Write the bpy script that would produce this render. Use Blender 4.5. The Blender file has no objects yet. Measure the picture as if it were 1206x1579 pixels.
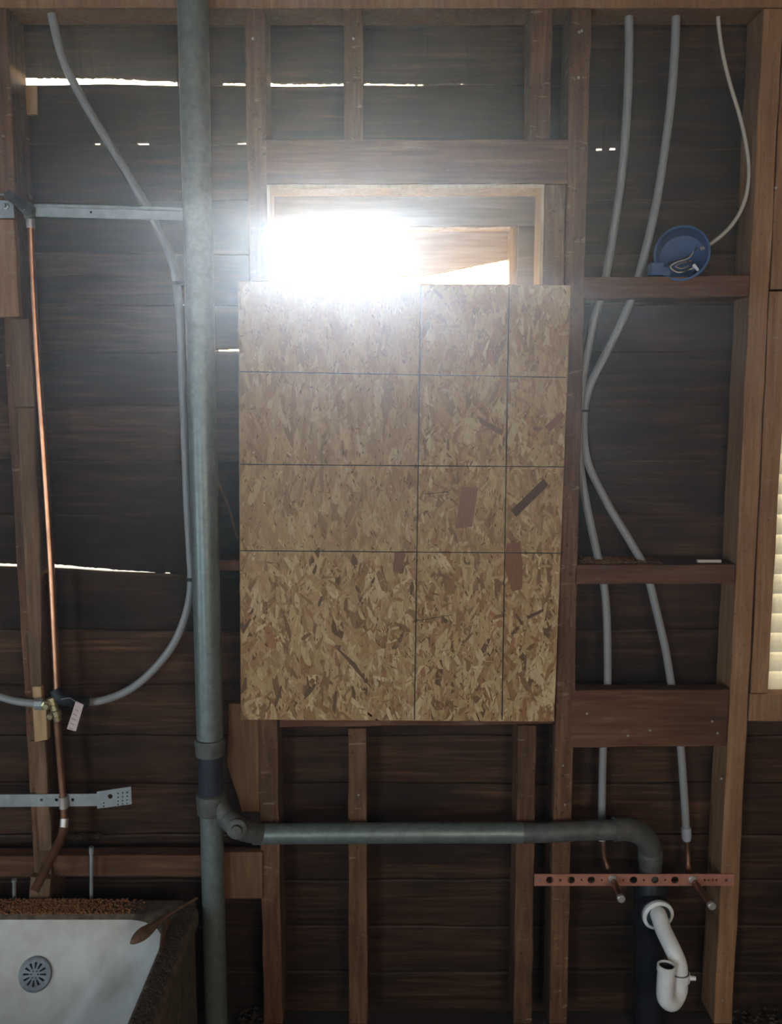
import bpy, bmesh, math, random
from mathutils import Vector, Matrix
random.seed(7)
sc = bpy.context.scene
COL = sc.collection

# ------------------------------------------------------------------ camera
F = 1422.0
PITCH = math.radians(7.1)
CAM = Vector((0.0, -2.03, 1.52))
cd = bpy.data.cameras.new('camera'); cam = bpy.data.objects.new('camera', cd); COL.objects.link(cam)
cam.location = CAM
cam.rotation_euler = (math.radians(90) - PITCH, 0, 0)
cd.sensor_fit = 'VERTICAL'; cd.sensor_height = 36.0; cd.lens = 36.0 * F / 1579.0
cd.clip_start = 0.02; cd.clip_end = 500
sc.camera = cam

def ray(u, v):
    dx = (u - 603.0) / F; dy = -(v - 789.5) / F
    return Vector((dx, math.cos(PITCH) + dy * math.sin(PITCH), -math.sin(PITCH) + dy * math.cos(PITCH)))
def W(u, v, y=0.0):            # point of the photograph on the upright plane at depth y
    d = ray(u, v); return CAM + d * ((y - CAM.y) / d.y)
def Z(u, v, z):                # point of the photograph on the level plane at height z
    d = ray(u, v); return CAM + d * ((z - CAM.z) / d.z)

# ------------------------------------------------------------------ world, sun, lamps, exposure
SUN_DIR = ray(543, 374).normalized()
wd = bpy.data.worlds.new('sky'); sc.world = wd; wd.use_nodes = True
nt = wd.node_tree; nt.nodes.clear()
so = nt.nodes.new('ShaderNodeOutputWorld'); sb = nt.nodes.new('ShaderNodeBackground')
sk = nt.nodes.new('ShaderNodeTexSky'); sk.sky_type = 'NISHITA'; sk.sun_disc = False
sk.sun_elevation = math.asin(SUN_DIR.z); sk.sun_rotation = math.atan2(SUN_DIR.x, SUN_DIR.y)
sk.altitude = 100; sk.dust_density = 2.0
sb.inputs['Strength'].default_value = 1.1
nt.links.new(sk.outputs[0], sb.inputs[0]); nt.links.new(sb.outputs[0], so.inputs[0])

sl = bpy.data.lights.new('sun', 'SUN'); sun = bpy.data.objects.new('sun', sl); COL.objects.link(sun)
sl.energy = 4.6; sl.angle = math.radians(0.53); sl.color = (1.0, 0.95, 0.87)
sun.rotation_euler = SUN_DIR.to_track_quat('Z', 'Y').to_euler()

def area(name, loc, target, sx, sy, power, color):
    l = bpy.data.lights.new(name, 'AREA'); o = bpy.data.objects.new(name, l); COL.objects.link(o)
    l.shape = 'RECTANGLE'; l.size = sx; l.size_y = sy; l.energy = power; l.color = color
    o.location = loc
    o.rotation_euler = (Vector(loc) - Vector(target)).to_track_quat('Z', 'Y').to_euler()
    return o
# area lamps added for unseen daylight behind the camera; no doorways are built
area('unseen_daylight', (-1.45, -3.9, 0.95), (-0.4, 0, 0.7), 0.5, 1.8, 36, (0.70, 0.86, 1.0))
area('added_side_light', (-2.9, -1.85, 0.85), (0.0, -0.3, 0.45), 0.9, 1.3, 32, (0.66, 0.84, 1.0))  # side lamp added for highlights on tub, pipe and trap; no door there
area('unseen_daylight', (1.2, -3.9, 1.45), (0.2, 0, 1.1), 1.0, 1.6, 31, (1.0, 0.90, 0.78))

sc.view_settings.view_transform = 'Standard'; sc.view_settings.look = 'None'
sc.view_settings.gamma = 1.0; sc.view_settings.use_curve_mapping = False
sc.view_settings.exposure = 0.0

# ------------------------------------------------------------------ materials
def newmat(name):
    m = bpy.data.materials.new(name); m.use_nodes = True
    t = m.node_tree; t.nodes.clear()
    o = t.nodes.new('ShaderNodeOutputMaterial'); p = t.nodes.new('ShaderNodeBsdfPrincipled')
    t.links.new(p.outputs[0], o.inputs['Surface'])
    return m, t, p
def ramp(t, fac, stops):
    r = t.nodes.new('ShaderNodeValToRGB'); t.links.new(fac, r.inputs[0])
    e = r.color_ramp.elements
    while len(e) < len(stops): e.new(0.5)
    for i, (p, c) in enumerate(stops): e[i].position = p; e[i].color = (*c, 1)
    return r.outputs[0]
def noise(t, vec, scale, detail=4, rough=0.55, dist=0.0):
    n = t.nodes.new('ShaderNodeTexNoise'); n.inputs['Scale'].default_value = scale
    n.inputs['Detail'].default_value = detail; n.inputs['Roughness'].default_value = rough
    n.inputs['Distortion'].default_value = dist
    if vec is not None: t.links.new(vec, n.inputs['Vector'])
    return n.outputs['Fac']
def coords(t, scale=(1, 1, 1), rnd=True):
    tc = t.nodes.new('ShaderNodeTexCoord'); v = tc.outputs['Object']
    if rnd:
        oi = t.nodes.new('ShaderNodeObjectInfo')
        mu = t.nodes.new('ShaderNodeMath'); mu.operation = 'MULTIPLY'; mu.inputs[1].default_value = 37.0
        t.links.new(oi.outputs['Random'], mu.inputs[0])
        ad = t.nodes.new('ShaderNodeVectorMath'); ad.operation = 'ADD'
        t.links.new(v, ad.inputs[0]); t.links.new(mu.outputs[0], ad.inputs[1]); v = ad.outputs[0]
    mp = t.nodes.new('ShaderNodeMapping'); mp.inputs['Scale'].default_value = scale
    t.links.new(v, mp.inputs['Vector']); return mp.outputs[0]
def mixc(t, fac, a, b, mode='MIX'):
    m = t.nodes.new('ShaderNodeMix'); m.data_type = 'RGBA'; m.blend_type = mode
    if isinstance(fac, float): m.inputs[0].default_value = fac
    else: t.links.new(fac, m.inputs[0])
    for s, x in ((6, a), (7, b)):
        if isinstance(x, tuple): m.inputs[s].default_value = (*x, 1)
        else: t.links.new(x, m.inputs[s])
    return m.outputs[2]
def bump(t, p, h, strength=0.3, dist=0.002):
    b = t.nodes.new('ShaderNodeBump'); b.inputs['Strength'].default_value = strength
    b.inputs['Distance'].default_value = dist
    t.links.new(h, b.inputs['Height']); t.links.new(b.outputs[0], p.inputs['Normal'])
def wood(name, dark, mid, light, axis='Z', rough=0.75, stain=(0.02, 0.015, 0.012), stain_amt=0.5, chalk=None, vary=False, marks=False):
    m, t, p = newmat(name)
    sc1 = {'Z': (1, 1, 0.06), 'X': (0.05, 1, 1)}[axis]
    v = coords(t, sc1)
    g = noise(t, v, 95, 5, 0.65, 0.6)
    c = ramp(t, g, [(0.28, dark), (0.5, mid), (0.74, light)])
    v2 = coords(t, {'Z': (1, 1, 0.4), 'X': (0.35, 1, 1)}[axis])
    s = noise(t, v2, 7, 5, 0.6, 0.4)
    sf = ramp(t, s, [(0.42, (0, 0, 0)), (0.68, (stain_amt,) * 3)])
    c = mixc(t, sf, c, stain)
    s2 = noise(t, v2, 11, 3, 0.5)
    lf = ramp(t, s2, [(0.55, (0, 0, 0)), (0.8, (0.35,) * 3)])
    c = mixc(t, lf, c, light)
    if chalk:
        v3 = coords(t, {'Z': (1, 1, 0.3), 'X': (0.22, 1, 1)}[axis])
        s3 = noise(t, v3, 26, 6, 0.75, 0.3)
        cf = ramp(t, s3, [(0.60, (0, 0, 0)), (0.75, (0.6,) * 3)])
        c = mixc(t, cf, c, chalk)
    if vary:
        oi = t.nodes.new('ShaderNodeObjectInfo')
        c = mixc(t, 1.0, c, ramp(t, oi.outputs['Random'], [(0.0, (0.62, 0.62, 0.64)), (0.6, (1.0, 1.0, 1.0)), (1.0, (1.55, 1.45, 1.3))]), 'MULTIPLY')
    if marks:     # pale plaster lines and dark nail stains left where laths were pulled off
        l1 = noise(t, coords(t, (0.25, 0.25, 1.0)), 75, 3, 0.7)
        c = mixc(t, ramp(t, l1, [(0.63, (0, 0, 0)), (0.67, (0.6,) * 3)]), c, (0.32, 0.24, 0.17))
        l2 = noise(t, coords(t, (1, 1, 0.8)), 110, 3, 0.6)
        c = mixc(t, ramp(t, l2, [(0.60, (0, 0, 0)), (0.68, (0.8 * marks,) * 3)]), c, (0.03, 0.018, 0.012))
    t.links.new(c, p.inputs['Base Color']); p.inputs['Roughness'].default_value = rough
    p.inputs['Specular IOR Level'].default_value = 0.25
    bump(t, p, g, 0.45, 0.0015)
    return m
def plain(name, col, rough=0.5, metal=0.0, var=0.15, scale=30, spec=0.5, dirt=None, dirt_amt=0.6, bmp=0.0, dlo=.5, dhi=.7):
    m, t, p = newmat(name)
    v = coords(t)
    n = noise(t, v, scale, 4)
    a = tuple(max(0, x * (1 - var)) for x in col); b = tuple(min(1, x * (1 + var)) for x in col)
    c = ramp(t, n, [(0.3, a), (0.7, b)])
    if dirt:
        n2 = noise(t, v, scale * 0.35, 5, 0.65)
        f = ramp(t, n2, [(dlo, (0, 0, 0)), (dhi, (dirt_amt,) * 3)])
        c = mixc(t, f, c, dirt)
    t.links.new(c, p.inputs['Base Color'])
    p.inputs['Roughness'].default_value = rough; p.inputs['Metallic'].default_value = metal
    p.inputs['Specular IOR Level'].default_value = spec
    if bmp: bump(t, p, n, bmp, 0.001)
    return m

M = {}
M['stud'] = wood('stud_wood', (0.085, 0.037, 0.018), (0.15, 0.07, 0.034), (0.25, 0.135, 0.072), 'Z', stain=(0.03, 0.017, 0.011), stain_amt=0.6, chalk=(0.30, 0.22, 0.15), marks=True)
M['stud_h'] = wood('nogging_wood', (0.08, 0.03, 0.016), (0.145, 0.06, 0.03), (0.24, 0.12, 0.066), 'X', stain=(0.03, 0.016, 0.011), stain_amt=0.55, chalk=(0.32, 0.24, 0.18))
M['warm'] = wood('warm_post_wood', (0.22, 0.105, 0.047), (0.32, 0.165, 0.08), (0.42, 0.25, 0.14), 'Z', stain=(0.13, 0.06, 0.03), stain_amt=0.5, marks=0.4)
M['lath'] = wood('lath_wood', (0.10, 0.052, 0.028), (0.17, 0.095, 0.052), (0.29, 0.18, 0.10), 'Z', stain=(0.05, 0.028, 0.018), stain_amt=0.5)
M['tan'] = wood('tan_shim_wood', (0.35, 0.21, 0.10), (0.5, 0.32, 0.16), (0.6, 0.42, 0.24), 'Z', stain=(0.25, 0.14, 0.07), stain_amt=0.3)
M['siding'] = wood('siding_wood', (0.020, 0.010, 0.006), (0.048, 0.024, 0.013), (0.13, 0.066, 0.036), 'X', stain=(0.012, 0.009, 0.008), stain_amt=0.85, chalk=(0.12, 0.08, 0.055), vary=True)
M['ledge'] = wood('lit_ledge_wood', (0.03, 0.018, 0.012), (0.07, 0.045, 0.032), (0.14, 0.10, 0.075), 'X', stain_amt=.6)  # paler wood, paints the light that board tops catch
M['board_tan'] = wood('blocking_wood', (0.12, 0.06, 0.03), (0.18, 0.095, 0.045), (0.26, 0.15, 0.075), 'Z', stain=(0.07, 0.035, 0.02), stain_amt=0.5)
M['jamb'] = wood('jamb_wood', (0.60, 0.44, 0.28), (0.74, 0.58, 0.40), (0.84, 0.70, 0.52), 'Z', stain=(0.3, 0.2, 0.12), stain_amt=0.3)
M['casing'] = wood('casing_wood', (0.16, 0.13, 0.11), (0.22, 0.18, 0.15), (0.30, 0.25, 0.21), 'X', stain=(0.1, 0.08, 0.07), stain_amt=0.4)
M['galv'] = plain('galvanised_steel', (0.20, 0.235, 0.22), 0.42, 0.45, 0.16, 90, dirt=(0.12, 0.125, 0.105), dirt_amt=0.5, bmp=0.2)
M['galv_dark'] = plain('aged_cast_iron', (0.12, 0.125, 0.115), 0.6, 0.3, 0.3, 40, dirt=(0.08, 0.055, 0.035), bmp=0.35)
M['band'] = plain('rubber_band', (0.02, 0.024, 0.034), 0.6, 0, 0.3, 30)
M['pex'] = plain('grey_plastic_tube', (0.29, 0.29, 0.285), 0.38, 0, 0.05, 20)
M['pex_blue'] = plain('fitting_plastic', (0.40, 0.41, 0.45), 0.4, 0, 0.05, 20)
M['tie'] = plain('black_tie', (0.015, 0.015, 0.017), 0.5)
M['copper'] = plain('copper', (0.72, 0.36, 0.21), 0.30, 1.0, 0.2, 25, dirt=(0.28, 0.13, 0.08), dirt_amt=0.6)
M['copper_dull'] = plain('dull_copper', (0.30, 0.15, 0.09), 0.45, 0.8, 0.3, 30, dirt=(0.10, 0.06, 0.045))
M['copper_strap'] = plain('copper_strap', (0.50, 0.21, 0.15), 0.5, 0.35, 0.15, 30)
M['solder'] = plain('solder', (0.55, 0.50, 0.46), 0.4, 0.6, 0.2, 50)
M['brass'] = plain('brass', (0.50, 0.43, 0.24), 0.35, 0.8, 0.3, 60, dirt=(0.12, 0.13, 0.09))
M['steel'] = plain('zinc_steel', (0.40, 0.42, 0.42), 0.42, 0.6, 0.15, 40, dirt=(0.2, 0.2, 0.19), dirt_amt=.5)
M['blue'] = plain('blue_plastic', (0.010, 0.068, 0.20), 0.5, 0, 0.15, 20)
M['cable'] = plain('white_cable', (0.50, 0.44, 0.36), 0.5, 0, 0.05, 20)
M['wire_c'] = plain('copper_wire', (0.55, 0.34, 0.22), 0.4, 0.6)
M['wire_k'] = plain('black_wire', (0.02, 0.02, 0.02), 0.5)
M['abs'] = plain('black_drain_plastic', (0.016, 0.018, 0.024), 0.38, 0, 0.3, 30, dirt=(0.045, 0.04, 0.035), dirt_amt=.4)
M['pvc'] = plain('white_drain_plastic', (0.86, 0.87, 0.86), 0.3, 0, 0.05, 20, dirt=(0.38, 0.34, 0.28), dirt_amt=.35, dlo=.56)
M['rubber'] = plain('rubber_ring', (0.03, 0.045, 0.045), 0.5)
M['enamel'] = plain('white_enamel', (0.74, 0.74, 0.71), 0.27, 0, 0.05, 8, dirt=(0.33, 0.25, 0.17), dirt_amt=.6, dlo=.52, dhi=.72)
M['grime'] = plain('grimy_enamel', (0.13, 0.10, 0.07), 0.8, 0, 0.5, 60, dirt=(0.06, 0.04, 0.028), bmp=0.8, spec=.2)
M['strainer'] = plain('dull_chrome', (0.20, 0.21, 0.22), 0.45, 0.7, 0.2, 60)
M['dark'] = plain('dark_hole', (0.008, 0.008, 0.008), 0.9)
M['dust'] = plain('sawdust', (0.30, 0.135, 0.06), 0.95, 0, 0.5, 300, spec=.1)
M['debris'] = plain('debris', (0.07, 0.055, 0.042), 0.95, 0, 0.6, 200, spec=.1)
M['tag'] = plain('tag_paper', (0.62, 0.48, 0.46), 0.7, 0, 0.08, 60)
M['tag_print'] = plain('tag_print', (0.35, 0.20, 0.20), 0.7)
M['white_wood'] = plain('bare_pale_wood', (0.62, 0.57, 0.46), 0.7, 0, 0.1, 30)
M['leaf'] = plain('dry_wood_splinter', (0.14, 0.07, 0.035), 0.7, 0, 0.4, 60)
M['pencil'] = plain('pencil', (0.055, 0.045, 0.035), 0.8, 0, 0.4, 80)
M['concrete'] = plain('concrete_floor', (0.06, 0.05, 0.042), 0.85, 0, 0.25, 6, bmp=.3, spec=.2)
M['wallboard'] = plain('rough_wall', (0.16, 0.115, 0.085), 0.85, 0, 0.25, 5, spec=.2)
M['ground'] = plain('dry_ground', (0.45, 0.41, 0.33), 0.9, 0, 0.2, 1.5, spec=.1)
M['roofing'] = wood('awning_board', (0.30, 0.20, 0.14), (0.42, 0.30, 0.22), (0.5, 0.38, 0.3), 'X', stain_amt=.2)

def osb_mat(name, rough=0.62):
    m, t, p = newmat(name)
    at = t.nodes.new('ShaderNodeAttribute'); at.attribute_name = 'Col'
    v = coords(t, (1, 1, 0.25), rnd=False)
    g = noise(t, v, 240, 5, 0.7)
    gf = ramp(t, g, [(0.3, (0.74, 0.72, 0.70)), (0.7, (1.12, 1.12, 1.12))])
    c = mixc(t, 1.0, at.outputs['Color'], gf, 'MULTIPLY')
    t.links.new(c, p.inputs['Base Color']); p.inputs['Roughness'].default_value = rough
    p.inputs['Specular IOR Level'].default_value = 0.3
    bump(t, p, g, 0.3, 0.0008); return m
M['osb'] = osb_mat('pressed_strand_wood')

m, t, p = newmat('blind_vinyl'); M['blind'] = m
p.inputs['Base Color'].default_value = (0.86, 0.84, 0.74, 1); p.inputs['Roughness'].default_value = 0.5
tr = t.nodes.new('ShaderNodeBsdfTranslucent'); tr.inputs[0].default_value = (0.80, 0.80, 0.74, 1)
mx = t.nodes.new('ShaderNodeMixShader'); mx.inputs[0].default_value = 0.22
t.links.new(p.outputs[0], mx.inputs[1]); t.links.new(tr.outputs[0], mx.inputs[2])
t.links.new(mx.outputs[0], t.nodes['Material Output'].inputs['Surface'])

m, t, p = newmat('window_glass'); M['glass'] = m
p.inputs['Base Color'].default_value = (0.95, 0.97, 0.96, 1); p.inputs['Roughness'].default_value = 0.02
tb = t.nodes.new('ShaderNodeBsdfTransparent'); tb.inputs[0].default_value = (0.93, 0.95, 0.94, 1)
mg = t.nodes.new('ShaderNodeMixShader'); mg.inputs[0].default_value = 0.07
t.links.new(tb.outputs[0], mg.inputs[1]); t.links.new(p.outputs[0], mg.inputs[2]); t.links.new(mg.outputs[0], t.nodes['Material Output'].inputs['Surface'])

m, t, p = newmat('glare_volume'); M['haze'] = m  # scattering volume added to spread the sun's glare
t.nodes.remove(p)
vs = t.nodes.new('ShaderNodeVolumeScatter'); vs.inputs['Color'].default_value = (0.62, 0.78, 1.0, 1)
vs.inputs['Density'].default_value = 0.037; vs.inputs['Anisotropy'].default_value = 0.845
t.links.new(vs.outputs[0], t.nodes['Material Output'].inputs['Volume'])

# ------------------------------------------------------------------ helpers
def empty(name, loc=(0, 0, 0), label=None, cat=None, group=None, kind=None):
    o = bpy.data.objects.new(name, None); COL.objects.link(o); o.location = loc
    o.empty_display_size = 0.05
    return tag(o, label, cat, group, kind)
def tag(o, label=None, cat=None, group=None, kind=None):
    if label: o['label'] = label
    if cat: o['category'] = cat
    if group: o['group'] = group
    if kind: o['kind'] = kind
    return o
def mesh(name, verts, faces, mat, parent=None, smooth=False, origin=None):
    """verts are in world space; the object's origin goes to its parent's place or to origin"""
    if origin is None:
        origin = Vector(parent.matrix_basis.translation) if parent is not None and parent.type == 'EMPTY' else Vector((0, 0, 0))
        if parent is not None and parent.type != 'EMPTY':
            origin = ORG[parent.name]
    me = bpy.data.meshes.new(name)
    me.from_pydata([tuple(Vector(v) - origin) for v in verts], [], faces)
    me.update()
    bm = bmesh.new(); bm.from_mesh(me); bmesh.ops.recalc_face_normals(bm, faces=bm.faces); bm.to_mesh(me); bm.free()
    if smooth:
        for pl in me.polygons: pl.use_smooth = True
        me.set_sharp_from_angle(angle=math.radians(40))
    if mat is not None: me.materials.append(mat)
    o = bpy.data.objects.new(name, me); COL.objects.link(o)
    ORG[o.name] = origin.copy()
    if parent is None: o.location = origin
    else: o.parent = parent
    return o
ORG = {}
def merge(*parts):
    V, Fc = [], []
    for v, f in parts:
        k = len(V); V += list(v); Fc += [tuple(i + k for i in q) for q in f]
    return V, Fc
def boxvf(x0, x1, y0, y1, z0, z1):
    v = [(x0, y0, z0), (x1, y0, z0), (x1, y1, z0), (x0, y1, z0), (x0, y0, z1), (x1, y0, z1), (x1, y1, z1), (x0, y1, z1)]
    return v, [(0, 3, 2, 1), (4, 5, 6, 7), (0, 1, 5, 4), (1, 2, 6, 5), (2, 3, 7, 6), (3, 0, 4, 7)]
def prism(poly, y0, y1, wob=0.0, step=0.06, bev=0.0015):
    """outline (x,z points) pushed from depth y0 back to y1, its front arris eased"""
    pts = []
    n = len(poly)
    for i in range(n):
        a = Vector(poly[i]); b = Vector(poly[(i + 1) % n]); L = (b - a).length
        k = max(1, int(L / step)) if wob else 1
        for j in range(k):
            q = a.lerp(b, j / k)
            if wob and j: 
                d = (b - a).normalized(); q += Vector((-d.y, d.x)) * random.uniform(-wob, wob)
            pts.append(q)
    n = len(pts); c = sum(pts, Vector((0, 0))) / n
    area2 = sum(pts[i].x * pts[(i + 1) % n].y - pts[(i + 1) % n].x * pts[i].y for i in range(n))
    sg = 1 if area2 > 0 else -1
    ins = []
    for i in range(n):
        a, b, d = pts[i - 1], pts[i], pts[(i + 1) % n]
        e1 = (b - a).normalized(); e2 = (d - b).normalized()
        nn = (Vector((-e1.y, e1.x)) + Vector((-e2.y, e2.x)))
        if nn.length < 1e-6: nn = Vector((-e1.y, e1.x))
        ins.append(b + nn.normalized() * bev * sg)
    V = [(q.x, y0, q.y) for q in ins] + [(q.x, y0 + bev, q.y) for q in pts] + [(q.x, y1, q.y) for q in pts]
    Fc = [tuple(range(n))]
    for i in range(n):
        j = (i + 1) % n
        Fc.append((i, j, n + j, n + i)); Fc.append((n + i, n + j, 2 * n + j, 2 * n + i))
    Fc.append(tuple(reversed(range(2 * n, 3 * n))))
    return V, Fc
def pxpoly(pts, y):
    return [(W(u, v, y).x, W(u, v, y).z) for u, v in pts]
def board(name, pts, mat, parent, y=0.0, depth=0.09, wob=0.0012, label=None):
    V, Fc = prism(pxpoly(pts, y), y, y + depth, wob)
    o = mesh(name, V, Fc, mat, parent)
    if label: o['label'] = label
    return o
def catmull(P, k=8):
    P = [Vector(p) for p in P]
    if len(P) < 3: return P
    Q = [P[0] * 2 - P[1]] + P + [P[-1] * 2 - P[-2]]
    out = []
    for i in range(1, len(Q) - 2):
        a, b, c, d = Q[i - 1:i + 3]
        for j in range(k):
            s = j / k
            out.append(0.5 * ((2 * b) + (c - a) * s + (2 * a - 5 * b + 4 * c - d) * s * s + (3 * b - a - 3 * c + d) * s ** 3))
    out.append(P[-1]); return out
def tube(P, r, seg=14, caps=True, hollow=0.0):
    """swept tube; r a number or a list along P"""
    P = [Vector(p) for p in P]; n = len(P)
    R = r if isinstance(r, (list, tuple)) else [r] * n
    V, Fc = [], []
    T = []
    for i in range(n):
        a = P[max(0, i - 1)]; b = P[min(n - 1, i + 1)]; d = b - a
        T.append(d.normalized() if d.length > 1e-9 else (T[-1] if T else Vector((0, 0, 1))))
    up = Vector((0, 1, 0)) if abs(T[0].y) < 0.9 else Vector((1, 0, 0))
    s = T[0].cross(up).normalized()
    for i in range(n):
        s = (s - T[i] * s.dot(T[i])).normalized(); q = T[i].cross(s)
        for k in range(seg):
            a = 2 * math.pi * k / seg
            V.append(P[i] + (s * math.cos(a) + q * math.sin(a)) * R[i])
    for i in range(n - 1):
        for k in range(seg):
            l = (k + 1) % seg
            Fc.append((i * seg + k, i * seg + l, (i + 1) * seg + l, (i + 1) * seg + k))
    if caps:
        Fc.append(tuple(reversed(range(seg)))); Fc.append(tuple(range((n - 1) * seg, n * seg)))
    return V, Fc
def steps(pairs):       # profile along an axis: [(point, radius)...] with doubled points for sharp shoulders
    return [p for p, _ in pairs], [r for _, r in pairs]
def lathe(c, axis, prof, seg=24):
    """prof: (distance along axis, radius)"""
    c = Vector(c); axis = Vector(axis).normalized()
    up = Vector((0, 0, 1)) if abs(axis.z) < 0.9 else Vector((1, 0, 0))
    s = axis.cross(up).normalized(); q = axis.cross(s)
    V, Fc = [], []
    for d, r in prof:
        for k in range(seg):
            a = 2 * math.pi * k / seg
            V.append(c + axis * d + (s * math.cos(a) + q * math.sin(a)) * max(r, 1e-4))
    for i in range(len(prof) - 1):
        for k in range(seg):
            l = (k + 1) % seg
            Fc.append((i * seg + k, i * seg + l, (i + 1) * seg + l, (i + 1) * seg + k))
    Fc.append(tuple(reversed(range(seg)))); Fc.append(tuple(range((len(prof) - 1) * seg, len(prof) * seg)))
    return V, Fc
def plate_holes(name, outline, holes, y, thick, mat, parent=None, origin=None):
    """flat plate with real holes, facing the room"""
    cu = bpy.data.curves.new(name + '_c', 'CURVE'); cu.dimensions = '2D'; cu.fill_mode = 'BOTH'; cu.extrude = thick / 2
    def add(pts):
        s = cu.splines.new('POLY'); s.points.add(len(pts) - 1)
        for i, (a, b) in enumerate(pts): s.points[i].co = (a, b, 0, 1)
        s.use_cyclic_u = True
    add(outline)
    for (hx, hz, r) in holes: add([(hx + r * math.cos(2 * math.pi * k / 14), hz + r * math.sin(2 * math.pi * k / 14)) for k in range(14)])
    o = bpy.data.objects.new(name + '_c', cu); COL.objects.link(o)
    dg = bpy.context.evaluated_depsgraph_get(); me = bpy.data.meshes.new_from_object(o.evaluated_get(dg))
    V = [(v.co.x, y + thick / 2 + v.co.z, v.co.y) for v in me.vertices]; Fc = [tuple(pl.vertices) for pl in me.polygons]
    bpy.data.objects.remove(o); bpy.data.curves.remove(cu); bpy.data.meshes.remove(me)
    return mesh(name, V, Fc, mat, parent, origin=origin)
def crumbs(name, n, where, size, mat, parent=None, kind='stuff'):
    V, Fc = [], []
    for _ in range(n):
        c = Vector(where()); s = size * random.uniform(0.5, 1.5)
        R = Matrix.Rotation(random.uniform(0, 6.28), 3, 'Z') @ Matrix.Rotation(random.uniform(-.6, .6), 3, 'X')
        b = [Vector((-1, -.5, 0)), Vector((1, -.4, 0)), Vector((.8, .6, 0)), Vector((-.9, .5, 0)), Vector((0, 0, .7))]
        k = len(V); V += [c + R @ (p * s) for p in b]
        Fc += [(k, k + 3, k + 2, k + 1), (k, k + 1, k + 4), (k + 1, k + 2, k + 4), (k + 2, k + 3, k + 4), (k + 3, k, k + 4)]
    o = mesh(name, V, Fc, mat, parent); o['kind'] = kind
    return o

# ------------------------------------------------------------------ room shell
XL, XR, YR, ZC = -2.95, 1.95, -4.1, 2.47
def shell(name, b, mat):
    o = mesh(name, *boxvf(*b), mat); o['kind'] = 'structure'; return o
shell('floor', (XL - .1, XR + .1, YR - .1, 0.16, -0.1, 0.0), M['concrete'])
shell('ceiling', (XL - .1, XR + .1, YR - .1, 0.16, ZC, ZC + .08), M['wallboard'])
shell('wall_left', (XL - .1, XL, YR - .1, 0.16, 0.0, ZC), M['wallboard'])
shell('wall_right', (XR, XR + .1, YR - .1, 0.16, 0.0, ZC), M['wallboard'])
shell('wall_rear', (XL, XR, YR - .1, YR, 0.0, ZC), M['wallboard'])
shell('ground', (-30, 30, 0.17, 60, -0.25, -0.12), M['ground'])

wall = empty('wall_back', (0, 0, 0), kind='structure')
# --- window openings in the siding
w1x0, w1x1 = W(419, 360, .1).x, W(797, 360, .1).x
w1z0, w1z1 = 0.80, 1.955
w2x0, w2x1 = W(1183, 1062, 0).x + .003, 1.75
w2z0, w2z1 = 0.845, 1.955
seams = [2.55, 2.43, 2.32, 2.199, 2.075, 1.955, 1.84, 1.728, 1.622, 1.50, 1.375, 1.25, 1.12, 0.975, 0.842, 0.715, 0.596, 0.467, 0.35, 0.23, 0.11, -0.01]
def gx(u, v): return W(u, v, .1).x
gaps = {  # seam index: [(x from, x to, gap at from, gap at to, raggedness)]
    3: [(gx(35, 125), gx(272, 125), .0215, .0125, .0014), (gx(340, 132), gx(380, 132), .0085, .0105, .001),
        (gx(411, 132), gx(531, 132), .0110, .0090, .0012), (gx(560, 132), gx(655, 132), .0082, .0072, .0014),
        (gx(660, 132), gx(718, 132), .0058, .0058, .0013)],
    4: [(gx(141, 225), gx(155, 225), .0068, .0068, 0), (gx(211, 225), gx(231, 225), .0066, .0066, .0008), (gx(366, 227), gx(381, 227), .006, .006, 0),
        (gx(917, 236), gx(931, 236), .0072, .0072, 0), (gx(939, 236), gx(951, 236), .0078, .0078, 0)],
    8: [(gx(335, 541), gx(352, 541), .0022, .0022, 0), (gx(352, 541), gx(370, 541), .0035, .0045, 0)],
    12: [(gx(-60, 865), gx(36, 872), .007, .0045, .001), (gx(66, 874), gx(240, 880), .0065, .0005, .0010), (gx(252, 882), gx(262, 882), .0015, .0015, 0)],
}
def seam_z(i, x):
    z = seams[i]
    if i == 12: z -= 0.055 * (x + 0.75) if x < -.5 else 0.014
    if i == 4 and x > .2: z -= 0.012
    return z
def wav(i, x, s): return 0.0016 * math.sin(7.3 * x + i * 2.1 + s) + 0.001 * math.sin(23 * x + i * 5.3 + s)
rj = random.Random(3)
def siding_board(i, x0, x1):
    """board i lies between seams i (top) and i+1 (foot); its foot laps outside the board below"""
    n = max(2, int((x1 - x0) / 0.006)); V = []; 
    for k in range(n + 1):
        x = x0 + (x1 - x0) * k / n
        zt = seam_z(i, x) + wav(i, x, 0)
        zb0 = seam_z(i + 1, x) + wav(i + 1, x, 0)
        zb = zb0 - 0.016
        for (a, b, g0, g1, j) in gaps.get(i + 1, []):
            if a <= x <= b:
                s = (x - a) / (b - a); zb = zb0 + g0 + (g1 - g0) * s + rj.uniform(-j, j)
        V += [(x, .0935, zt), (x, .0900, zt - .0035), (x, .104, zb), (x, .114, zb), (x, .102, zt)]
    Fc = []
    for k in range(n):
        a = k * 5; b = a + 5
        for j in range(5): Fc.append((a + j, a + (j + 1) % 5, b + (j + 1) % 5, b + j))
    Fc.append((0, 1, 2, 3, 4)); Fc.append(tuple(n * 5 + q for q in (4, 3, 2, 1, 0)))
    o = mesh('siding_board', V, Fc, M['siding'], wall)
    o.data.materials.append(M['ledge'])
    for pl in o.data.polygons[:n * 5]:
        if pl.index % 5 in (0, 4): pl.material_index = 1  # top bevels get the paler colour, as if catching light
    return o
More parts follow.
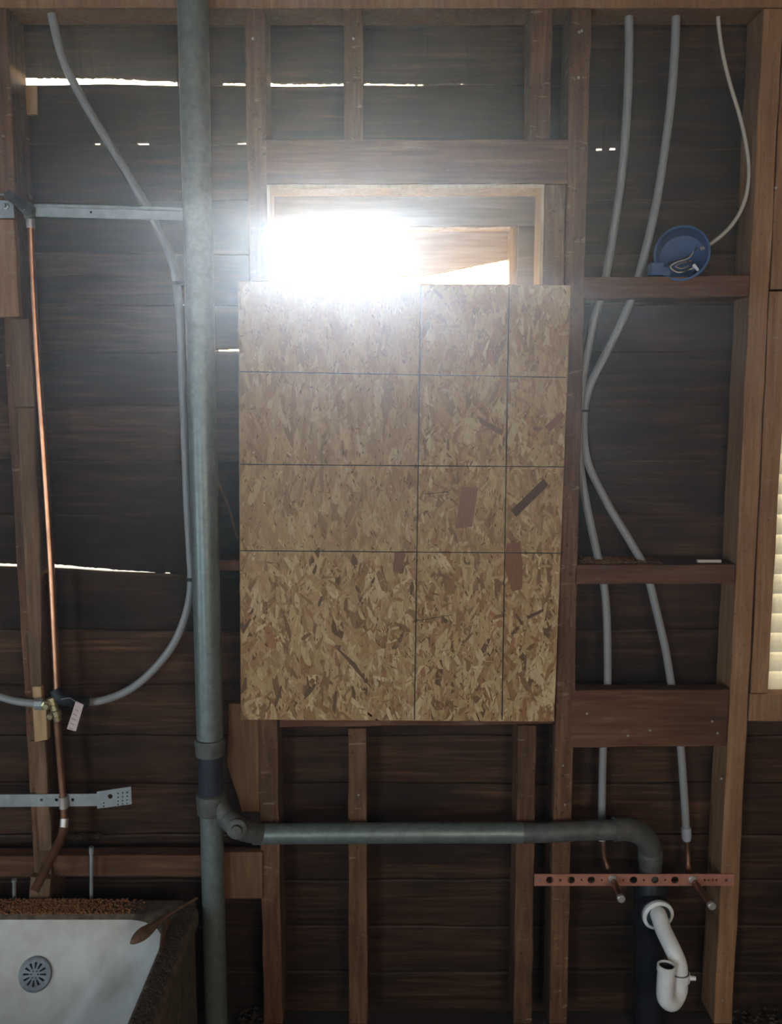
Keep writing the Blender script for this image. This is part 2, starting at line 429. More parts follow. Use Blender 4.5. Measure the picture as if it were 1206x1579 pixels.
for i in range(len(seams) - 1):
    zm = (seams[i] + seams[i + 1]) / 2
    cuts = []
    if w1z0 < zm < w1z1: cuts.append((w1x0, w1x1))
    if w2z0 < zm < w2z1: cuts.append((w2x0, w2x1))
    x = XL - .05
    for a, b in cuts + [(XR + .05, None)]:
        if a - x > .02: siding_board(i, x, a)
        x = b

# --- framing
for x_ in (-1.31, -1.72, -2.13, -2.54):     # the same stud spacing goes on to the left
    mesh('stud', *prism([(x_, 0), (x_ + .045, 0), (x_ + .045, 2.36), (x_, 2.36)], 0, .09, .0012), M['stud'], wall)
board('top_plate', [(-1400, -62), (1560, -62), (1560, 12), (-1400, 12)], M['warm'], wall)
board('stud', [(-22, 13), (10, 13), (92, 1579), (66, 1579)], M['stud'], wall)
board('stud', [(377, 13), (408, 13), (436, 1579), (407, 1579)], M['stud'], wall)
board('cripple_stud', [(530, 13), (558, 13), (557, 214), (531, 214)], M['stud'], wall)
board('cripple_stud', [(819, 13), (852, 13), (848, 214), (816, 214)], M['stud'], wall)
board('stud', [(880, 13), (912, 13), (874, 1579), (847, 1579)], M['stud'], wall)
board('header', [(410, 215), (877, 215), (875, 284), (411, 284)], M['stud_h'], wall)
board('trimmer_stud', [(840, 285), (873, 285), (855, 1097), (823, 1097)], M['stud'], wall)
board('window_sill', [(431, 1098), (853, 1098), (853, 1116), (431, 1122)], M['stud_h'], wall)
board('cripple_stud', [(537, 1124), (565, 1123), (567, 1579), (538, 1579)], M['stud'], wall)
board('cripple_stud', [(799, 1119), (827, 1119), (820, 1579), (792, 1579)], M['stud'], wall)
board('stud', [(1178, 13), (1208, 13), (1129, 1579), (1101, 1579)], M['warm'], wall)
board('trimmer_stud', [(1210, 13), (1242, 13), (1219, 446), (1188, 446)], M['warm'], wall, y=.002)
board('trimmer_stud', [(1187, 449), (1218, 449), (1184, 1069), (1158, 1069)], M['warm'], wall, y=.002)
board('window_sill', [(1157, 1070), (1560, 1070), (1540, 1112), (1154, 1112)], M['warm'], wall)
board('nogging', [(899, 427), (1157, 424), (1155, 457), (898, 461)], M['stud_h'], wall, wob=.002)
board('nogging', [(888, 871), (1134, 870), (1133, 900), (886, 901)], M['stud_h'], wall, wob=.002)
board('nogging', [(882, 1065), (1125, 1063), (1120, 1150), (879, 1153)], M['stud_h'], wall, depth=.038, y=-.001, label='wide reddish nogging board with pale scratches')
board('nogging', [(-1100, 1327), (408, 1318), (408, 1351), (-1100, 1360)], M['stud_h'], wall, depth=.04, y=.012, wob=.002)
board('nogging', [(300, 864), (380, 864), (380, 880), (300, 880)], M['stud_h'], wall, y=.015, depth=.07)
board('blocking_board', [(352, 1085), (403, 1085), (404, 1252), (373, 1252), (365, 1226), (350, 1181)], M['board_tan'], wall, y=.008, depth=.02, label='brown blocking board with a clipped lower left corner')
board('blocking_board', [(338, 1314), (405, 1314), (405, 1386), (340, 1386)], M['board_tan'], wall, y=-.008, depth=.019)
board('lath', [(-30, 338), (21, 338), (30, 488), (-30, 490)], M['warm'], wall, y=-.018, depth=.018)
board('lath', [(14, 492), (44, 492), (53, 627), (22, 628)], M['lath'], wall, y=-.014, depth=.014, wob=.0018)
board('lath', [(26, 629), (53, 629), (62, 860), (64, 1058), (47, 1058), (34, 800)], M['lath'], wall, y=-.010, depth=.010, wob=.0018)
board('lath', [(47, 1143), (69, 1143), (80, 1312), (61, 1312)], M['lath'], wall, y=-.008, depth=.008, wob=.0018)
board('shim', [(49, 1059), (63, 1059), (65, 1082), (51, 1082)], M['tan'], wall, y=-.016, depth=.016, label='short tan shim')
board('shim', [(50, 1088), (71, 1088), (73, 1141), (53, 1145)], M['tan'], wall, y=-.020, depth=.020, label='short tan shim')
board('shim', [(39, 132), (56, 132), (57, 176), (40, 177)], M['tan'], wall, y=.082, depth=.008, label='small tan block put in for a sunlit patch at the siding gap')  # sunlit side of the stud, put in as a tan piece
0 and board('bottom_plate', [(-520, 1556), (1800, 1556), (1800, 1600), (-520, 1600)], M['stud_h'], wall, y=.062, depth=.03)
# nail heads on the framing
nh = []
for (u, v) in [(838, 1580), (893, 50), (897, 48), (892, 120), (553, 1225), (1114, 1541), (1112, 1200), (868, 1180), (871, 1240), (1196, 290), (390, 60), (545, 60), (1098, 1112), (1106, 1130), (905, 1100), (968, 1134), (1002, 1126)]:
    p = W(u, v, 0.0); nh.append(lathe((p.x, -.003, p.z), (0, 1, 0), [(0, .0026), (.002, .0028), (.004, .0028)], 8))
mesh('nail_heads', *merge(*nh), M['steel'], wall)['kind'] = 'stuff'

# --- window above the strand board
win = empty('window_1', (W(626, 290, 0).x, 0.0, W(626, 700, 0).z), kind='structure')
# linings: left, head, right
zt = W(626, 285, 0).z; zl = W(626, 1098, 0).z
xl, xr = W(412, 300, 0).x, W(839, 300, 0).x
mesh('jamb', *boxvf(xl, xl + .006, -.004, .128, zl, zt), M['jamb'], win)
mesh('jamb', *boxvf(xr - .007, xr, -.004, .128, zl, zt), M['jamb'], win)
mesh('head_jamb', *boxvf(xl + .006, xr - .007, -.004, .09, zt - .008, zt), M['jamb'], win)
board('head_casing', [(422, 290), (829, 290), (829, 348), (422, 348)], M['casing'], win, y=.076, depth=.018)
board('side_casing', [(799, 349), (829, 349), (815, 1090), (785, 1090)], M['casing'], win, y=.078, depth=.016)
board('sash_stop', [(786, 351), (798, 351), (790, 1090), (778, 1090)], M['tan'], win, y=.100, depth=.03)  # tan colour paints the orange glow along this edge
board('sash_stop', [(623, 348), (787, 348), (787, 353), (623, 355)], M['jamb'], win, y=.095, depth=.03, wob=.0006)

# broken board that hangs outside the window
aw = board('hanging_board', [(600, 330), (800, 330), (800, 397), (742, 408), (690, 419), (640, 427), (612, 426), (600, 385)], M['roofing'], win, y=.13, depth=.018, label='brownish board hanging aslant outside the opening')

# --- window with blinds at the right edge
win2 = empty('window_2', (w2x0, 0.1, w2z0), kind='structure')
mesh('window_frame', *merge(boxvf(w2x0, w2x0 + .012, .06, .125, w2z0 - .02, w2z1), boxvf(w2x1 - .03, w2x1, .06, .125, w2z0 - .02, w2z1),
     boxvf(w2x0 + .012, w2x1 - .03, .06, .125, w2z1 - .03, w2z1), boxvf(w2x0 + .012, w2x1 - .03, .06, .125, w2z0 - .02, w2z0 + .004)), M['casing'], win2)
mesh('pane', *boxvf(w2x0 + .014, w2x1 - .032, .105, .109, w2z0 + .006, w2z1 - .032), M['glass'], win2)
bl = empty('window_blind', (1.2, .05, 1.9), 'cream horizontal slat blind glowing in the right window', 'blind')
bx0, bx1 = w2x0 + .001, w2x1 - .04
mesh('head_rail', *boxvf(bx0, bx1, .015, .05, 1.90, 1.93), M['blind'], bl)
zz = W(1200, 1064, .035).z
sl0 = None
while zz < 1.88:
    cz = zz + .0235
    V = []
    for x in (bx0, bx1):
        for k in range(5):
            s = k / 4 - .5; V.append((x, .040 + .014 * s + .003 * (1 - 4 * s * s), cz + .0475 * s))
    Vb = [(a, b + .0012, c) for a, b, c in V]
    Fc = []
    for k in range(4): Fc += [(k, k + 1, 6 + k, 5 + k), (10 + k, 15 + k, 16 + k, 11 + k)]
    Fc += [(0, 5, 15, 10), (4, 14, 19, 9), (0, 10, 11, 1), (1, 11, 12, 2), (2, 12, 13, 3), (3, 13, 14, 4), (5, 6, 16, 15), (6, 7, 17, 16), (7, 8, 18, 17), (8, 9, 19, 18)]
    mesh('slat', V + Vb, Fc, M['blind'], bl)
    zz += .0455
mesh('cord', *tube([(bx0 + .12, .028, 1.9), (bx0 + .12, .028, w2z0 + .03)], .001, 6), M['blind'], bl)

# ------------------------------------------------------------------ strand board
OY = -.0115
c4 = [(367, 433), (881, 440), (855, 1113), (371, 1110)]
P4 = [W(u, v, OY) for u, v in c4]
cx = sum((p.x for p in P4)) / 4; cz_ = sum((p.z for p in P4)) / 4
osb = empty('strand_board', (cx, 0, cz_), 'large tan pressed-strand panel with a dark pencil grid, nailed over the window', 'panel')
def bil(s, t):   # s across 0..1, t down 0..1
    a = P4[0].lerp(P4[1], s); b = P4[3].lerp(P4[2], s); return a.lerp(b, t)
ob = prism([(p.x, p.z) for p in P4], OY, 0.0, 0.0006, .03, .0008)
me_o = mesh('panel_core', ob[0], ob[1], M['osb'], osb)
ca = me_o.data.color_attributes.new('Col', 'FLOAT_COLOR', 'POINT')
for d in ca.data: d.color = (0.30, 0.185, 0.085, 1)
pal = [((0.50, 0.33, 0.15), 22), ((0.57, 0.40, 0.20), 15), ((0.40, 0.235, 0.10), 16), ((0.31, 0.16, 0.065), 11), ((0.66, 0.50, 0.28), 9), ((0.46, 0.27, 0.13), 10), ((0.21, 0.10, 0.045), 6), ((0.36, 0.15, 0.07), 4), ((0.10, 0.05, 0.028), 3)]
pk = [c for c, w in pal for _ in range(int(w * 2))]
rs = random.Random(11)
V, Fc, Cc = [], [], []
NF = 5200
for q in range(NF):
    s, t = rs.random(), rs.random()
    c = bil(s, t)
    fr_ = q / NF
    calm = t < .62 and s < .55
    if fr_ < .35: L, rat, sg_ = rs.uniform(.045, .10), rs.uniform(.16, .34), .30
    elif fr_ < .7: L, rat, sg_ = rs.uniform(.025, .07), rs.uniform(.12, .30), .40
    else: L, rat, sg_ = rs.uniform(.007, .034), rs.uniform(.14, .34), .7
    if calm and fr_ > .62: continue
    Wd = L * rat
    ang = math.pi / 2 + rs.gauss(0, sg_ * (.7 if calm else 1.15))
    dx, dz = math.cos(ang), math.sin(ang)
    yy = OY - .0001 - .0009 * q / NF
    pts = []
    j = lambda a: rs.uniform(-a, a)
    prof = [(-.5, -.3 + j(.2)), (-.3 + j(.1), -.5 + j(.1)), (.1 + j(.15), -.5 + j(.15)), (.5, -.25 + j(.25)), (.48 + j(.05), .2 + j(.25)), (.1 + j(.2), .5 + j(.12)), (-.35 + j(.1), .45 + j(.15))]
    poly = []
    for a, b in prof:
        x = c.x + dx * a * L - dz * b * Wd; z = c.z + dz * a * L + dx * b * Wd
        poly.append([x, z])
    # keep inside the panel
    def ins(x, z):
        zt_ = P4[0].z + (P4[1].z - P4[0].z) * (x - P4[0].x) / (P4[1].x - P4[0].x)
        zb_ = P4[3].z + (P4[2].z - P4[3].z) * (x - P4[3].x) / (P4[2].x - P4[3].x)
        z = min(zt_ - .001, max(zb_ + .001, z))
        f = (z - P4[3].z) / (P4[0].z - P4[3].z)
        xl_ = P4[3].x + (P4[0].x - P4[3].x) * f; xr_ = P4[2].x + (P4[1].x - P4[2].x) * f
        return min(xr_ - .001, max(xl_ + .001, x)), z
    k0 = len(V); n = len(poly)
    for x, z in poly:
        x, z = ins(x, z); V.append((x, yy, z))
    col = rs.choice(pk); g = rs.uniform(.9, 1.1)
    k_ = .62 if calm else (.45 if t < .6 else .18)
    mean_ = (.46, .295, .14); col = tuple(a_ + (m_ - a_) * k_ for a_, m_ in zip(col, mean_))
    Fc.append(tuple(range(k0, k0 + n)))
    Cc += [(col[0] * g, col[1] * g, col[2] * g, 1)] * n
# fine slivers and specks
for q in range(2600):
    c = bil(rs.uniform(.01, .99), rs.uniform(.01, .99)); L = rs.uniform(.004, .016); w_ = rs.uniform(.0006, .0016)
    ang = math.pi / 2 + rs.gauss(0, .55); dx, dz = math.cos(ang), math.sin(ang); yy = OY - .00105 - .0001 * q / 2600
    k0 = len(V)
    for a, b in [(-.5, 0), (-.1, -.5), (.5, -.1), (.1, .5)]: V.append((c.x + dx * a * L - dz * b * w_ * 2, yy, max(P4[2].z + .002, min(P4[1].z - .002, c.z + dz * a * L + dx * b * w_ * 2))))
    col = rs.choice([(.16, .075, .035), (.22, .10, .05), (.12, .06, .03), (.30, .15, .07), (.62, .47, .27)]); Fc.append(tuple(range(k0, k0 + 4))); Cc += [(*col, 1)] * 4
# the few big dark flakes that stand out
for (pts, col) in [([(788, 787), (796, 797), (846, 748), (838, 738)], (.12, .06, .035)), ([(782, 838), (802, 836), (806, 870), (805, 908), (790, 912), (776, 870)], (.26, .115, .06)),
                   ([(702, 815), (728, 812), (737, 752), (712, 750)], (.30, .15, .09)), ([(840, 658), (866, 634), (871, 642), (848, 666)], (.27, .12, .07)),
                   ([(735, 640), (776, 664), (774, 672), (740, 652)], (.24, .13, .07)), ([(609, 850), (626, 850), (618, 885), (606, 880)], (.24, .12, .065)),
                   ([(510, 990), (548, 1022), (566, 1052), (560, 1048), (530, 1012)], (.16, .09, .05)), ([(812, 950), (838, 938), (838, 943), (814, 955)], (.15, .08, .05))]:
    k0 = len(V)
    for u, v in pts: p = W(u, v, OY); V.append((p.x, OY - .0012, p.z))
    Fc.append(tuple(range(k0, k0 + len(pts)))); Cc += [(*col, 1)] * len(pts)
fl = mesh('strands', V, Fc, M['osb'], osb); fl['kind'] = 'stuff'
ca = fl.data.color_attributes.new('Col', 'FLOAT_COLOR', 'POINT')
for i, d in enumerate(ca.data): d.color = Cc[i]
def pline(a, b, w=.0022):
    A, B = W(*a, OY), W(*b, OY); d = (B - A).normalized(); nrm = Vector((-d.z, 0, d.x)); n = 24; V = []
    for yy in (OY - .00165, OY - .0012):
        for k in range(n + 1):
            p = A.lerp(B, k / n); h = w * rs.uniform(.7, 1.2) / 2
            V += [(p.x + nrm.x * h, yy, p.z + nrm.z * h), (p.x - nrm.x * h, yy, p.z - nrm.z * h)]
    m_ = 2 * (n + 1); Fc = []
    for k in range(n):
        a_ = 2 * k
        Fc += [(a_, a_ + 1, a_ + 3, a_ + 2), (m_ + a_, m_ + a_ + 2, m_ + a_ + 3, m_ + a_ + 1), (a_, a_ + 2, m_ + a_ + 2, m_ + a_), (a_ + 1, m_ + a_ + 1, m_ + a_ + 3, a_ + 3)]
    return mesh('pencil_line', V, Fc, M['pencil'], osb)
pline((371, 573), (873, 582)); pline((371, 716), (870, 720)); pline((371, 849), (866, 853))
pline((649, 441), (639, 1110), .0026); pline((785, 443), (774, 1110), .0026)
pline((655, 762), (692, 758), .0014); pline((638, 958), (696, 948), .0014); pline((652, 530), (648, 560), .0012)

# ------------------------------------------------------------------ vent stack
st = empty('vent_pipe', (W(300, 800, -.035).x, -.035, 0), 'tall galvanised grey vent pipe standing left of the strand panel', 'pipe')
YP = -.036
def PP(u, v, y=YP): return W(u, v, y)
top = PP(295, -40); 
xt, xb = PP(297.5, 20).x, PP(332.0, 1500).x
def vx(z):
    z0, z1 = PP(297, 20).z, PP(332, 1500).z
    return xt + (xb - xt) * (z0 - z) / (z0 - z1)
def vp(z): return Vector((vx(z), YP, z))
zA, zB, zC, zD = PP(325, 1140).z, PP(325, 1163).z, PP(325, 1224).z, PP(325, 1250).z
def vring(zs): 
    P, R = [], []
    for z, r in zs: P.append(vp(z)); R.append(r)
    return tube(P, R, 28)
mesh('upper_pipe', *vring([(ZC, .0315), (1.6, .0305), (zA, .0292)]), M['galv'], st, smooth=True)
mesh('hub_ring', *vring([(zA + .004, .029), (zA + .002, .0335), (zA - .012, .0345), (zA - .018, .033), (zB, .0325), (zB - .002, .028)]), M['galv_dark'], st, smooth=True)
mesh('joint_sleeve', *vring([(zB + .003, .0272), (zC - .003, .0272)]), M['band'], st, smooth=True)
mesh('hub_ring', *vring([(zC + .004, .028), (zC, .0335), (zC - .010, .0345), (zC - .020, .033), (zD - .004, .032), (zD - .008, .027)]), M['galv_dark'], st, smooth=True)
mesh('lower_pipe', *vring([(zD + .002, .0262), (0.9 * zD, .0262), (.3, .0262), (0.001, .0262)]), M['galv'], st, smooth=True)
tee = catmull([vp(zC - .005) + Vector((0.008, -.004, 0)), W(346, 1256, -.045), W(362, 1272, -.062), W(378, 1281, -.052), W(400, 1285, -.030)], 6)
mesh('branch_fitting', *tube(tee, [.022] * 8 + [.0235] * (len(tee) - 8), 20), M['galv_dark'], st, smooth=True)
c = W(366, 1276, -.07); ax = (CAM - c).normalized() + Vector((-.1, 0, -.35))
mesh('cleanout_plug', *lathe(c, ax, [(0, .023), (.012, .023), (.014, .0205), (.015, .0125), (.024, .0115), (.025, .008)], 22), M['galv_dark'], st, smooth=True)

hp = empty('drain_pipe', (W(600, 1284, -.03).x, -.03, W(600, 1284, -.03).z), 'horizontal galvanised drain pipe crossing in front of the lower studs', 'pipe')
YH = -.0265
P = [W(390, 1286, YH), W(500, 1285, YH), W(650, 1284, YH), W(806, 1284, YH)]
mesh('pipe', *tube(P, .0236, 24), M['galv'], hp, smooth=True)
P = [W(800, 1284, YH), W(840, 1284, YH), W(890, 1281, YH - .001), W(955, 1279, YH - .002)]
mesh('end_pipe', *tube(P, .0225, 24), M['galv_dark'], hp, smooth=True)
for u in (399, 822):
    a = W(u - 7, 1284, YH); b = W(u + 7, 1284, YH)
    mesh('collar', *tube([a, a, b, b], [.0236, .0256, .0256, .0236], 24), M['galv_dark'], hp, smooth=True)
el = catmull([W(946, 1279, YH), W(970, 1279, -.022), W(990, 1287, -.006), W(1001, 1303, .010), W(1003, 1325, .018)], 6)
mesh('elbow', *tube(el, [.0275] + [.0262] * (len(el) - 2) + [.0275], 22), M['galv_dark'], hp, smooth=True)
a, b = W(1003, 1308, .014), W(1003, 1352, .03)
mesh('coupling', *tube([a, a.lerp(b, .08), a.lerp(b, .45), a.lerp(b, .5), b], [.024, .0285, .0285, .026, .026], 22), M['galv_dark'], hp, smooth=True)

bd = empty('black_drain', (W(1003, 1450, .04).x, .04, 0), 'thick black plastic drain standing behind the perforated copper strap', 'pipe')
a, b = W(1003, 1346, .042), W(1001, 1575, .042)
bb = Vector((b.x, .042, .001))
mesh('standpipe', *tube([a, a.lerp(bb, .05), a.lerp(bb, .30), a.lerp(bb, .31), bb], [.034, .040, .040, .0375, .0375], 28), M['abs'], bd, smooth=True)
hc = W(1010, 1403, .0); 
hx_ = (Vector((.10, -1, -.12))).normalized()
mesh('hub', *lathe(hc - hx_ * -.0 + Vector((-.004, .02, 0)), hx_, [(0, .036), (.03, .037), (.032, .034)], 28), M['abs'], bd, smooth=True)
tp = empty('drain_trap', (hc.x, -.03, hc.z), 'white plastic sink trap hanging from the black drain', 'trap')
c0 = hc + hx_ * .012
def ringlathe(c, ax, ro, ri, d):
    return lathe(c, ax, [(0, ri), (0, ro * .97), (d * .3, ro), (d, ro), (d + .001, ri), (d - .003, ri * .98)], 30)
V_, F_ = lathe(c0, hx_, [(0, .030), (0, .036), (.004, .0375), (.010, .037), (.012, .034), (.0122, .029), (0.004, .028)], 32)
mesh('slip_nut', V_, F_, M['pvc'], tp, smooth=True)
mesh('rubber_ring', *lathe(c0 + hx_ * .004, hx_, [(0, .028), (.006, .028), (.010, .024), (.0105, .019)], 28), M['rubber'], tp, smooth=True)
arm = catmull([c0, W(1016, 1412, -.035), W(1024, 1436, -.065), W(1037, 1463, -.10), W(1046, 1485, -.112), W(1048, 1503, -.114)], 8)
mesh('trap_arm', *tube(arm, .0187, 24), M['pvc'], tp, smooth=True)
nt_ = W(1048, 1500, -.114); nb_ = W(1048, 1512, -.115)
mesh('slip_nut', *tube([nt_, nt_, nb_, nb_], [.019, .0235, .0225, .019], 12), M['pvc'], tp)
mesh('nut_wing', *tube([nt_.lerp(nb_, .5) + Vector((.018, -.004, 0)), nt_.lerp(nb_, .5) + Vector((.034, -.008, .001))], [.006, .0045], 8), M['pvc'], tp, smooth=True)
mesh('rubber_ring', *tube([nt_ + Vector((0, 0, .002)), nt_ + Vector((0, 0, -.0005))], .0205, 20), M['rubber'], tp, smooth=True)
q0 = nb_; 
topc = W(1028, 1489, -.148)
ub = catmull([nb_, nb_ + Vector((-.001, -.002, -.022)), W(1041, 1541, -.130), W(1034, 1546, -.142), W(1026, 1538, -.148), W(1026, 1515, -.149), topc], 8)
rr = [.0185] * len(ub)
# open hollow mouth on the near leg
Vt, Ft = tube(ub, rr, 24, caps=False)
d = (ub[-1] - ub[-2]).normalized()
inn = tube([topc + d * .002, topc - d * .05], [.0158, .0158], 24, caps=True)
lip = lathe(topc, d, [(-.030, .0150), (-.030, .0152), (.0015, .0164), (.0022, .0185), (.001, .0205), (-.011, .0206), (-.012, .0186)], 28)
lip = (lip[0], lip[1][:-2])
bt = merge((Vt, Ft), lip)
mesh('return_bend', bt[0], bt[1], M['pvc'], tp, smooth=True)
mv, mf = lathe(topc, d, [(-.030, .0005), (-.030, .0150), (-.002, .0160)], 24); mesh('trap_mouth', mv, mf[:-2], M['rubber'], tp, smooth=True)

# ------------------------------------------------------------------ grey water tubes
def pex(name, pts, y, r, label, group=None, ties=(), parts=()):
    P = [W(q[0], q[1], q[2] if len(q) > 2 else y) for q in pts]
    o = empty(name, P[len(P) // 2], label, 'pipe', group)
    mesh('tube', *tube(catmull(P, 8), r, 14), M['pex'], o, smooth=True)
    return o
TY = .046
p1 = pex('water_tube', [(970, 18), (970, 90), (967, 170), (959, 270), (947, 350), (934, 428), (920, 480), (905, 545), (896, 600), (893, 650, .034), (894, 710), (904, 775), (920, 850), (931, 900), (936, 960), (937, 1060, .052), (934, 1110, .054), (930, 1155, .05), (928, 1255), (928, 1296, .040)], TY, .0092,
    'long grey water tube bowing down to the left stub-out behind the drain pipe')
p2 = pex('water_tube', [(1043, 18), (1040, 90), (1033, 170), (1018, 280), (1002, 360), (984, 428), (966, 480), (932, 550), (908, 600), (900, 650, .052), (906, 710), (936, 775), (972, 835), (996, 880), (1012, 940), (1026, 1000), (1036, 1060, .052), (1044, 1110, .054), (1050, 1155, .05), (1056, 1240), (1058, 1282)], TY, .0092,
    'grey water tube ending in a pale cap above the right stub-out')
a, b = W(1058, 1276, TY), W(1059, 1296, TY)
mesh('crimp_cap', *tube([a, a, b.lerp(a, .3), b], [.0092, .0115, .0118, .009], 16), M['pex_blue'], p2, smooth=True)
tt = W(894, 633, .038)
zt1 = mesh('cable_tie', *tube([Vector((tt.x - .014, .03, tt.z - .003)), Vector((tt.x + .020, .03, tt.z + .003))], [.004, .004], 8), M['tie'], None)
ctv, ctf = [], []
ctv, ctf = lathe((tt.x + .003, .041, tt.z - .003), (0, 0, 1), [(0, .0215), (.005, .0215)], 20)
ctb = boxvf(tt.x - .022, tt.x - .014, .02, .03, tt.z - .004, tt.z + .004)
bpy.data.objects.remove(zt1)
o = mesh('cable_tie', *merge((ctv, ctf), ctb), M['tie'], None, origin=Vector(tt)); tag(o, 'black cable tie pinching the two right water tubes together', 'cable tie')
p3 = pex('water_tube', [(80, 22), (90, 68), (104, 108), (130, 158), (165, 216), (206, 284), (238, 340), (262, 392), (272, 437), (278, 500), (282, 600), (286, 700), (289, 780), (293, 850), (295, 893), (290, 935), (272, 985), (243, 1026), (205, 1060), (165, 1078), (128, 1084)], .03, .0092,
    'grey water tube curving round the left bay, tied to the vent pipe')
p4 = pex('water_tube', [(-60, 1046, .0), (-20, 1066, -.01), (20, 1080, -.02), (56, 1085, -.03)], 0, .0088, 'short grey water tube entering the brass valve from the left')
for (u, v, lb) in [(273, 437, 'upper black cable tie on the grey tube at the vent pipe'), (294, 893, 'lower black cable tie on the grey tube at the vent pipe')]:
    c = W(u, v, .03)
    o = mesh('cable_tie', *merge(lathe(c - Vector((0, 0, .004)), (0, 0, 1), [(0, .0112), (.008, .0112)], 16), boxvf(c.x + .004, c.x + .02, .016, .022, c.z - .004, c.z + .004)), M['tie'], None, origin=c)
    tag(o, lb, 'cable tie')

# ------------------------------------------------------------------ perforated copper strap with stub-outs
YS = -.004
so_ = pxpoly([(824, 1348), (1132, 1348), (1132, 1366), (824, 1366)], YS)
holes = [(848, 6), (864, 2.4), (881, 6), (912, 6), (897, 1.5), (928, 1.5), (961, 1.5), (977, 6), (993, 1.7), (1010, 6), (1026, 1.5), (1041, 6), (1087, 1.8), (1093, 1.8), (1099, 1.8), (1105, 1.8), (1120, 3)]
cs = empty('copper_strap', (W(978, 1357).x, YS, W(978, 1357).z), 'pinkish copper strap with a row of holes nailed across two studs', 'strap')
plate_holes('strap', so_, [(W(u, 1357, YS).x, W(u, 1357, YS).z, r * .00146) for u, r in holes], YS, .0025, M['copper_strap'], cs)
for u in (831, 1127):
    p = W(u, 1357, YS); mesh('nail', *lathe((p.x, YS - .0015, p.z), (0, 1, 0), [(0, .002), (.001, .0032), (.0016, .0032)], 8), M['steel'], cs)
def stub(u, v, u2, v2, yend, top, lab):
    o = empty('stub_out', W(u, v, -.01), lab, 'pipe')
    A = W(u, v, .022); B = W(u2, v2, yend)
    up = W(top[0], top[1], TY)
    path = catmull([up, W(top[0] + 2, 1322, TY - .001), W(u - 6, v - 14, .036), W(u, v, .006), W(u + (u2 - u) * .5, v + (v2 - v) * .5, yend * .5), B], 6)
    mesh('stub_tube', *tube(path, [.0058] * 10 + [.0078] * (len(path) - 10), 14), M['copper_dull'], o, smooth=True)
    dd = (B - W(u, v, 0)).normalized()
    mesh('end_cap', *lathe(B - dd * .006, dd, [(0, .0078), (0, .0092), (.008, .0092), (.010, .007)], 14), M['solder'], o, smooth=True)
    mesh('strap_collar', *lathe(W(u, v, YS) - dd * .001, dd, [(0, .0105), (.004, .0105), (.006, .0085)], 14), M['solder'], o, smooth=True)
stub(945, 1355, 958, 1386, -.085, (930, 1296), 'left copper stub-out poking through the copper strap')
stub(1068, 1356, 1098, 1397, -.11, (1059, 1292), 'right copper stub-out poking through the copper strap')

# ------------------------------------------------------------------ blue electrical box and white cable
bc = W(1052, 395, .028)
ebox = empty('electrical_box', bc, 'round blue plastic electrical box with loose wires lying on the upper nogging', 'box')
ax = Vector((-.33, -1, .05)).normalized()
R0 = .0585
fr = bc + ax * .03
prof = [(-.062, .048), (-.058, .053), (-.02, .055), (.0, R0), (.004, R0), (.0045, R0 - .0045), (-.004, R0 - .006), (-.02, .051), (-.055, .049), (-.0565, .045), (-.057, .001)]
mesh('shell', *lathe(fr, ax, prof, 36), M['blue'], ebox, smooth=True)
c = W(1012, 414, -.006)
mesh('mounting_tab', *merge(boxvf(c.x - .012, c.x + .014, -.012, .012, c.z - .014, c.z + .011), boxvf(c.x + .010, c.x + .032, .0, .008, c.z - .014, c.z + .004)), M['blue'], ebox)
mesh('screw_post', *lathe(fr + Vector((.028, .004, -.030)), ax, [(-.045, .006), (.0, .006), (.001, .004)], 10), M['blue'], ebox, smooth=True)
def wireloop(name, pts, mat, r=.0014):
    mesh(name, *tube(catmull([W(u, v, y) for u, v, y in pts], 8), r, 8), mat, ebox, smooth=True)
wireloop('wire', [(1074, 382, .03), (1066, 392, .02), (1050, 400, .005), (1032, 406, 0), (1036, 414, -.004), (1056, 418, -.006), (1068, 408, 0), (1058, 402, .004)], M['wire_k'])
wireloop('wire', [(1072, 384, .03), (1062, 398, .01), (1044, 404, 0), (1034, 412, -.004), (1046, 420, -.006), (1062, 416, -.004), (1072, 412, -.004)], M['cable'], .0013)
wireloop('wire', [(1066, 402, .01), (1050, 406, .0), (1042, 411, 0), (1052, 414, -.005), (1062, 410, -.002)], M['wire_c'], .0011)
mesh('wire_nut', *tube([W(1070, 409, -.002), W(1077, 417, -.012)], [.004, .0028], 10), M['pvc'], ebox, smooth=True)
cb = catmull([W(u, v, y) for u, v, y in [(1108, 14, .045), (1108, 36, .045), (1114, 80, .042), (1126, 130, .038), (1141, 180, .032), (1151, 225, .028), (1155, 265, .026), (1150, 305, .026), (1135, 338, .028), (1114, 362, .03), (1091, 379, .034), (1080, 384, .036)]], 8)
o = mesh('electric_cable', *tube(cb, .0042, 10), M['cable'], None, smooth=True, origin=cb[40]); tag(o, 'off-white electric cable looping down from the top plate to the blue box', 'cable')

# ------------------------------------------------------------------ sawdust, stick and bits on the noggings
nz = W(1000, 870, 0).z
x0_, x1_ = W(890, 870, 0).x, W(1030, 870, 0).x
crumb = crumbs('sawdust', 900, lambda: (random.triangular(x0_, x1_, x0_ + .06), random.uniform(.003, .088), nz + random.uniform(0, .004)), .0022, M['dust'])
tag(crumb, 'reddish sawdust heaped on the middle nogging', 'sawdust')
a = W(1074, 864, .03); b = W(1110, 865, .03)
o = mesh('wood_stick', *boxvf(a.x, b.x, .02, .03, nz, nz + .006), M['white_wood'], None, origin=Vector((a.x, .03, nz))); tag(o, 'small pale stick lying on the middle nogging', 'stick')
